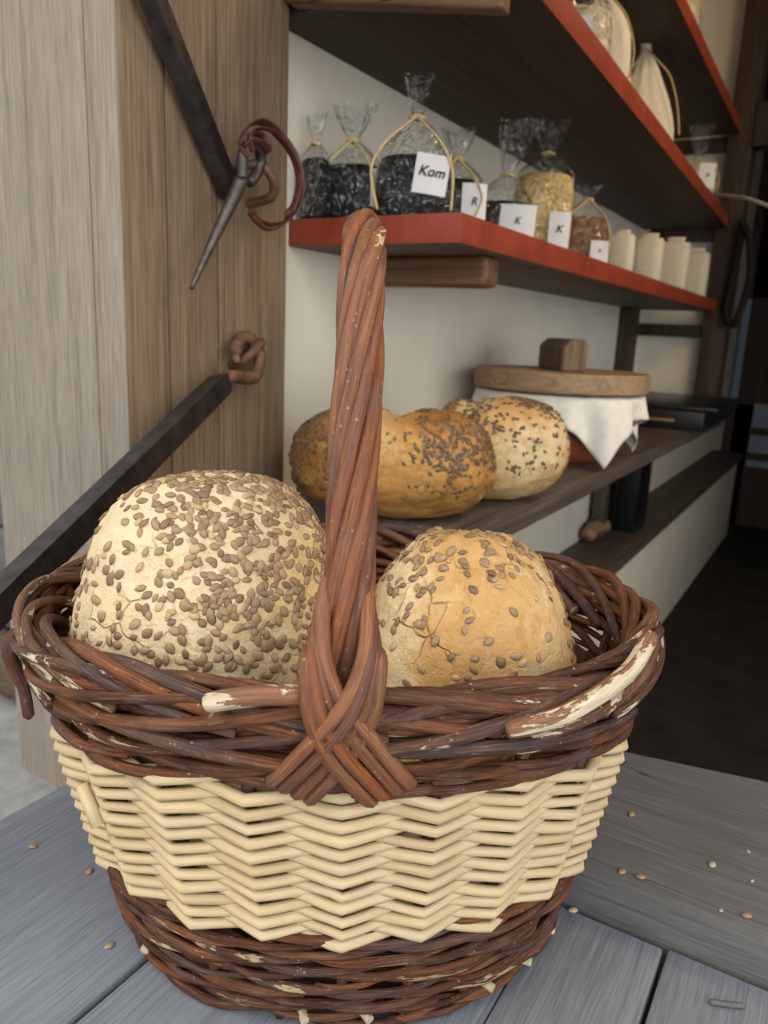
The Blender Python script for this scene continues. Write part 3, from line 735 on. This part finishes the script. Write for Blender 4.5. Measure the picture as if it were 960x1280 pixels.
# upper bar, staple, spike with leather strap
a = onX(284, 232, -.690); b = onX(190, -4, -.680); e = a+(b-a)*2.3
t = thing('hanging_bar', 'flat dark iron bar coming down from the top along the post', 'bar', tuple(a))
m = MB(); dd = (e-a).normalized(); m.tube([a-dd*.014, a-dd*.008]+[a+(e-a)*k for k in (.05, .3, .6, 1)], [.011]+[.0150]*5, 4, flat=.75, up=(.35, .75, .1)); m.build('bar', MT['iron'], t, smooth=25)
s0 = onX(300, 222, XJ)
staple('rusty iron staple through which the spike is pushed', [(XJ-.02, s0.y-.012, s0.z+.004), (XJ+.028, s0.y-.016, s0.z+.010), (XJ+.044, s0.y-.004, s0.z+.008), (XJ+.046, s0.y+.012, s0.z-.010), (XJ+.030, s0.y+.018, s0.z-.024), (XJ-.02, s0.y+.014, s0.z-.03)], .006, MT['rust'], s0)
t = thing('iron_spike', 'tapered grey iron spike with a brown leather strap hanging on the post', 'spike', tuple(onX(300, 230, -.68)))
xs = -.670; sp = [onX(303, 222, xs+.008), onX(285, 262, xs+.006), onX(262, 310, xs), onX(239, 361, xs-.002)]
m = MB(); pp = bez(sp, 8); m.tube(pp, [.0085-.0062*(i/(len(pp)-1))**1.5 for i in range(len(pp))], 10); m.build('spike', MT['spike'], t)
rg = [onX(u, v, xs+.012+dx) for u, v, dx in ((303, 222, 0), (303, 200, .002), (306, 186, .004), (316, 180, .004), (324, 188, 0), (326, 203, -.004), (320, 218, -.006), (312, 228, -.004))]
m = MB(); m.tube(bez(rg, 6), .0068, 10); m.build('ring', MT['spike'], t)
def strap(pts, w, th):
    m = MB(); P = bez([onX(u, v, xs+.014+dx) for u, v, dx in pts], 8); m.tube(P, w, 8, flat=th/w, up=(.8, .15, .6)); return m
m = strap([(308, 196, .008), (303, 172, .006), (312, 157, .0), (330, 153, -.002), (352, 172, -.004), (368, 196, .004), (374, 222, .012), (370, 248, .016), (363, 265, .012), (360, 276, .004)], .0062, .0012)
strap_o = m
m2 = strap([(360, 276, .004), (340, 281, -.002), (322, 276, -.004), (313, 264, -.004)], .0052, .0012)
m3 = strap([(316, 190, .012), (312, 172, .012), (322, 161, .006), (345, 166, .0), (366, 188, .006), (378, 222, .016), (374, 255, .016), (358, 278, .008), (335, 287, .0), (316, 272, -.002)], .0035, .0012)
m4 = strap([(306, 182, .012), (316, 176, .014), (330, 180, .012), (336, 190, .006), (328, 170, .0), (312, 168, .004), (304, 178, .01)], .005, .0014)
for q in (m2, m3, m4): strap_o.add(q.v, q.f, q.uv)
strap_o.build('leather_strap', MT['leather'], t, label='brown leather strap')

# ================================================================== the basket
random.seed(21)
NS = 22; H = .232
def prof(h):
    s = h/H; return .142+.063*s**.9, .105+.058*s**.95, .023*s, .006*(1-s)
# equal arc-length stake angles, one stake at the very front
th = np.linspace(-PI/2, 1.5*PI, 4001); ee = np.hypot(-.18*np.sin(th), .138*np.cos(th)); cum = np.concatenate([[0], np.cumsum((ee[1:]+ee[:-1])/2)]); cum /= cum[-1]
def ang(k): return float(np.interp((k/NS) % 1.0, cum, th))
def RP(k, h, n=0.):
    """point at stake coordinate k (0 = front, going right), height h, offset n outwards"""
    a, b, yo, xo = prof(h); t = ang(k); c, s = math.cos(t), math.sin(t)
    nx, ny = c/a, s/b; l = math.hypot(nx, ny)
    return W(xo+a*c+n*nx/l, yo+b*s+n*ny/l, h)
bk = thing('wicker_basket', 'oval two-tone wicker basket with a cream middle band and a twisted handle, holding two loaves', 'basket', tuple(W(0, 0, 0)))
def tri(x):
    x = x % 2; x = x if x <= 1 else 2-x; return 1-2*x     # +1 at 0, -1 at 1
def swell(t): return math.copysign(abs(t)**.85, t)
def sag(k, h):                                           # bands sit lower at the oval's ends
    t = ang(k); return -.020*math.cos(t)**2*min(1, max(0, (h-.05)/.12))**1.2*(1-.8*min(1, max(0, (h-.176)/.036))) if h > .05 else 0
# cream band
m = MB(); rows = 23; h0, h1 = .0735, .1745
for r in range(rows):
    h = h0+(h1-h0)*r/(rows-1); q = 8; pts = []; rad = []
    ph = random.random()*6; rr0 = random.uniform(.0028, .0035)
    for i in range(NS*q):
        k = i/q; w = math.copysign(abs(tri(k+r))**1.12, tri(k+r)); dz = .0006*math.sin(k*2.1+ph)+.0005*math.sin(k*5.3+ph*2)
        pts.append(RP(k, h+dz+sag(k, h)-.0012*w, 8.2e-3*w)); rad.append(rr0*(1+.07*math.sin(k*1.7+ph)))
    # one joint per row, hidden at random
    s = random.randrange(NS*q); pts = pts[s:]+pts[:s]; rad = rad[s:]+rad[:s]
    m.tube(pts, rad, 8, closed=True)
m.build('cream_weave', MT['w_cream'], bk, label='band of peeled cream willow rods')
m = MB(); p = RP(-3.45, .138, .0085); q_ = RP(-3.22, .117, .0105); m.tube([p, (p+q_)/2, q_], [.0036, .0042, .0044], 9)
m.build('rod_end', MT['w_cream'], bk)
# brown wales
def wale(hs, r, period, length, amp, wob, mb, taper=.55, rvar=.15, sagf=1.):
    for j, h in enumerate(hs):
        k = random.random()*length; k0 = k
        while k < k0+NS-.01:
            ln = min(random.uniform(.75, 1.3)*length, k0+NS-k+.8); q = 7; n = int(ln*q); pts = []; rad = []
            rr = r*random.uniform(1-rvar, 1+rvar); ph = random.random()*6; w1 = random.uniform(-wob, wob); w2 = random.uniform(-wob, wob)
            for i in range(n+1):
                kk = k+ln*i/n; t = i/n; x = (kk+j) % period
                # outside for (period-1) stakes, inside for one
                w = math.cos(2*PI*x/period); w = 1-1.9*max(0, (.5+.5*w))**(1.6 if period > 2 else 1)
                e = min(1, min(t, 1-t)*ln*1.2); hh = h+w1*(1-t)+w2*t+.0006*math.sin(kk*4+ph)
                pts.append(RP(kk, hh+sag(kk, hh)*sagf, amp*w*(.4+.6*e)+(.001 if e < 1 else 0))); rad.append(rr*(taper+(1-taper)*min(1, t*2.2)) if i < n*.5 else rr*(.8+.2*e))
            mb.tube(pts, rad, 8); k += ln-.6
m = MB(); wale([.0062+.0042*i for i in range(17)], .0029, 3, 7, .0048, .0024, m); m.build('foot_weave', MT['w_foot'], bk, label='brown willow foot band')
m = MB(); wale([.1765+.0043*i for i in range(11)], .0036, 3, 6.5, .0060, .0026, m); wale([.2105, .2145, .2185, .2225], .0034, 3, 6.5, .0042, .0012, m); m.build('rim_weave', MT['w_rim'], bk, label='dark brown willow band under the rim')
# stakes
m = MB()
for k in range(NS):
    m.tube([RP(k, h+sag(k, h), 0) for h in np.linspace(.004, .222, 14)], .0036, 8)
m.build('stakes', MT['w_stake'], bk)
# base: oval mat
m = MB()
for i in range(12):
    f = 1-(i+.4)/12.5; pts = [W(.006+.140*f*math.cos(2*PI*j/72), .103*f*math.sin(2*PI*j/72), .0075+.0012*math.sin(PI*j*NS/36+PI*i)) for j in range(72)]
    m.tube(pts, .0055, 8, closed=True)
m.build('base', MT['w_foot'], bk)
# pale cut ends round the foot
for k in range(-6, 8):
    kk = k+.35+random.uniform(-.12, .12); h = .012+random.uniform(-.004, .008)
    if random.random() < .3: continue
    p = RP(kk, h, .001); q_ = RP(kk+.1, h-.001, .0078); m = MB(); m.tube([p, q_], [.0030, .0028], 10); m.build('cut_end', MT['cork'], bk, smooth=40)
# border: rods rolled over the top one after the other
def borderrod(k0, span, sect, r, mb, q=9):
    n = int(abs(span)*q); pts = []; rad = []
    S_ = [Vector((a, b, 0)) for a, b in sect]; path = bez(S_, 10); j1, j2 = random.uniform(-.0018, .0018), random.uniform(-.002, .002)
    for i in range(n+1):
        t = i/n; f = t*(len(path)-1); a = path[int(f)]; b = path[min(int(f)+1, len(path)-1)]; s = a.lerp(b, f-int(f))
        kk = k0+span*t; hh = H-.018+s.y+j1*math.sin(t*PI)
        pts.append(RP(kk, min(hh, .26)+sag(kk, .2)*.25, s.x-.002+j2*math.sin(t*PI))); rad.append(r*(1-.25*t))
    mb.tube(pts, rad, 9)
m = MB()
for k in np.arange(0, NS, .75):
    borderrod(float(k)+random.uniform(-.1, .1), 4.3*random.uniform(.9, 1.12), [(-.005, -.016), (-.0075, -.002), (-.006, .009), (.000, .0145), (.006, .012), (.009, .006), (.0105, .000), (.0115, -.005)], random.uniform(.0034, .0047), m)
for k in np.arange(0, NS, 1.5):
    borderrod(float(k)+.5+random.uniform(-.2, .2), -3.6*random.uniform(.9, 1.2), [(.001, .003), (.0055, .009), (.0105, .0045), (.013, -.003), (.0135, -.009), (.012, -.015)], random.uniform(.0034, .0045), m)
for k in np.arange(.3, NS, 3.7):
    borderrod(float(k), 3.4, [(.009, -.012), (.0125, -.012), (.013, -.017), (.011, -.024)], .0044, m)
m.build('border', MT['w_border'], bk, label='rolled dark willow border with peeled patches')
m = MB(); k = -4.45
m.tube(bez([RP(k, .214, .009), RP(k+.05, .203, .017), RP(k+.02, .180, .016), RP(k-.02, .158, .019)], 6), [.0042]*12+[.0035]*6+[.0012], 8); m.build('loose_rod', MT['w_border'], bk)
pm = wicker('half peeled willow', [(0, (.20, .085, .04)), (1, (.26, .12, .06))], .55, 8.6, (.64, .52, .36), .6, .3, .15)
for kk in ([(-1.18, .226, .013), (-1.0, .230, .014), (-.7, .2325, .011), (-.3, .232, .006)], [(1.5, .213, .0165), (2.1, .217, .017), (2.9, .227, .014), (3.6, .236, .006)]):
    m = MB(); m.tube(bez([RP(*q_) for q_ in kk], 6), [.0036, .0046]+[.0050]*17, 9); m.build('peeled_rod', pm, bk, label='pale half peeled willow rod')
# handle
yc = .023; A = .150; Bh = .243; hb = .214
def arch(t):
    """0..1 along the handle, front foot to back foot"""
    Lg = .05
    if t < .1: return Vector((0, yc-A+.004*(1-t/.1), hb-Lg*(1-t/.1)))
    if t > .9: return Vector((0, yc+A, hb-Lg*(t-.9)/.1))
    a = PI*(t-.1)/.8; return Vector((.004*math.sin(a), yc-A*sgn(math.cos(a), .9), hb+Bh*math.sin(a)**.92))
nH = 150; ctr = [arch(i/nH) for i in range(nH+1)]; T = []
for i in range(nH+1): T.append((ctr[min(i+1, nH)]-ctr[max(i-1, 0)]).normalized())
Ls = [0]
for i in range(nH): Ls.append(Ls[-1]+(ctr[i+1]-ctr[i]).length)
hd = thing('handle', None, None, tuple(W(0, yc, H))); hd.parent = bk; hd.location = Vector(W(0, yc, H))-wloc(bk)
hd['label'] = 'twisted reddish brown arched handle'
m = MB(); ex = Vector((1, 0, 0)); nst = 8
def toW(p): return W(p.x, p.y, p.z)
for s in range(nst):
    pts = []; rad = []; r0 = random.uniform(.0037, .0047); o = .0083+random.uniform(-.0004, .0008); ph = random.uniform(-.12, .12)
    for i in range(nH+1):
        e2 = T[i].cross(ex)   # at the front leg (T up) this points to +y... outward handled by sign
        a = 2*PI*s/nst+ph+Ls[i]/.30*2*PI
        k = o*(1 if Ls[i] > .07 else .85+.15*Ls[i]/.07)
        pts.append(toW(ctr[i]+ex*(-math.cos(a)*k)+e2*(-math.sin(a)*k))); rad.append(r0*(1+.05*math.sin(i*.3+s)))
    m.tube(pts, rad, 9)
m.tube([toW(p) for p in ctr], .0062, 8)
m.build('twisted_rods', MT['w_handle'], hd)
# lashing where the handle meets the rim, front and back
CL = [Vector(p) for p in ((-.0095, .275), (-.0130, .264), (-.0130, .248), (-.0075, .228), (.004, .208), (.0175, .189), (.0235, .180), (.0255, .175))]
CN = [-.018, -.007, .0050, .0125, .0145, .0135, .0110, .003]
def lash(sx, i, side):
    out = []
    for k, c in enumerate(CL):
        d = (CL[min(k+1, len(CL)-1)]-CL[max(k-1, 0)]).normalized(); pr = Vector((d.y, -d.x))      # towards lower left
        w = (.10, .22, .42, .75, 1, 1, 1, 1)[k]
        q = c+pr*((i-1.5)*.0070*w)+Vector((0, -.007*(i-1) if k < 2 else 0))
        x, h, n = q.x*sx, q.y, CN[k]; a, b, yo, xo = prof(min(h, H)); yb = b*math.sqrt(max(0, 1-(x/a)**2))
        y = yo+side*(yb+n); out.append(W(x+xo*.5, y, h))
    return bez(out, 8)
for side in (-1, 1):
    m = MB()
    for i in range(4):
        for sx in (1, -1):
            pts = lash(sx, i, side); n = len(pts); up = (sx < 0) == (i < 2)
            off = Vector((dv.x, dv.y, 0))*(.0030*side*(1 if up else -.6))
            pts = [p+off*math.exp(-((j/n-.50)/.20)**2) for j, p in enumerate(pts)]
            r = random.uniform(.0035, .0040); m.tube(pts, [r*.9]+[r]*10+[r*.85], 8)
    m.build('lashing', MT['w_handle'], hd, label='crossed willow lashing over the rim')

# ================================================================== crumbs and seeds lying about
spots = [(41, 1059), (112, 1090), (137, 1183), (757, 1135), (792, 1118), (927, 1178), (892, 1176), (789, 1019), (935, 1065), (716, 1139), (908, 1262), (890, 1082), (940, 1102)]
lab = ['seed lying on the counter at its left edge', 'seed lying on the left plank of the counter', 'seed on the counter near the plank gap at left', 'dark seed on the face of the sill timber', 'dark seed higher on the sill timber edge', 'brown seed on the sill timber at far right', 'white crumb on the sill timber at right', 'pair of husks on top of the sill timber', 'white speck on top of the sill timber at right', 'pale seed by the basket foot at right', 'grey twig crumb on the right plank', 'pale crumb on the sill timber top', 'small flake on the sill timber rear']
for i, (u, v) in enumerate(spots):
    p = onZ(u, v, -.40); on_sill = p.y > .485 and p.x > -.13
    if on_sill:
        p = onZ(u, v, -.37)
        if p.y < .496: p = onZ(u, v, -.37); p.y = .502+.002*(i % 3)
    s = .0075 if i != 10 else .011; a = random.random()*6
    mt = MT['seed'] if i in (0, 1, 2, 3, 4, 5, 7) else MT['cork']
    if i == 10: mt = MT['beam']
    if i in (6, 8, 12): s = .004
    if i == 10:
        m = MB().tube(bez([p+Vector((-.010, -.002, .002)), p+Vector((-.002, .001, .0022)), p+Vector((.009, .007, .002))], 5), [.0011]+[.0018]*8+[.0012], 8)
        tag(m.build('fallen_seed', MT['beam'], None, p), lab[i], 'twig', 'fallen seeds and crumbs on the counter'); continue
    m = MB().add([p+Vector((math.cos(a)*x*s-math.sin(a)*y*s*1.1, math.sin(a)*x*s+math.cos(a)*y*s*1.1, z*s+s*.13)) for x, y, z in SV], SF)
    tag(m.build('fallen_seed', mt, None, p), lab[i], 'seed', 'fallen seeds and crumbs on the counter')

# ================================================================== light
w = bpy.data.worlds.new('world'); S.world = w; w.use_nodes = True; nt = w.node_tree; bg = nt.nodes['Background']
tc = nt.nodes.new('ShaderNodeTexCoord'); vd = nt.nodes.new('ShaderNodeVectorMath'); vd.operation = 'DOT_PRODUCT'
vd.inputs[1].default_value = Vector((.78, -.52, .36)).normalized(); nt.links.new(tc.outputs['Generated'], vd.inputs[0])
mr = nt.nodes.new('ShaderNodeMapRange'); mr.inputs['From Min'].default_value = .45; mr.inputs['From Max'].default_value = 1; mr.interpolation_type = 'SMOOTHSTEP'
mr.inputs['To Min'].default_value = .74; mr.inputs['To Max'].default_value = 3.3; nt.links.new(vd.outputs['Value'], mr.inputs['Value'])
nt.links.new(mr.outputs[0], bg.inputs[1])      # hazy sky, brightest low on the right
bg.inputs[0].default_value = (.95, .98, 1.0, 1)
sun = bpy.data.lights.new('sun', 'SUN'); so = bpy.data.objects.new('sun', sun); S.collection.objects.link(so)
sun.energy = 2.0; sun.angle = math.radians(42); sun.color = (1, .95, .86)
so.rotation_euler = Vector((.55, .62, -.72)).to_track_quat('-Z', 'Y').to_euler()
fill_light = bpy.data.lights.new('shop_fill', 'AREA'); lo = bpy.data.objects.new('shop_fill', fill_light); S.collection.objects.link(lo)  # warm fill added to brighten the shop wall and shelves, no visible source
fill_light.shape = 'DISK'; fill_light.size = .5; fill_light.energy = 12; fill_light.color = (1, .74, .45); lo.location = (.55, 1.6, 1.15)
lo.rotation_euler = Vector((-.6, 0, -.8)).to_track_quat('-Z', 'Y').to_euler()
S.view_settings.view_transform = 'Standard'; S.view_settings.look = 'None'; S.view_settings.gamma = 1; S.view_settings.use_curve_mapping = False
S.view_settings.exposure = .0
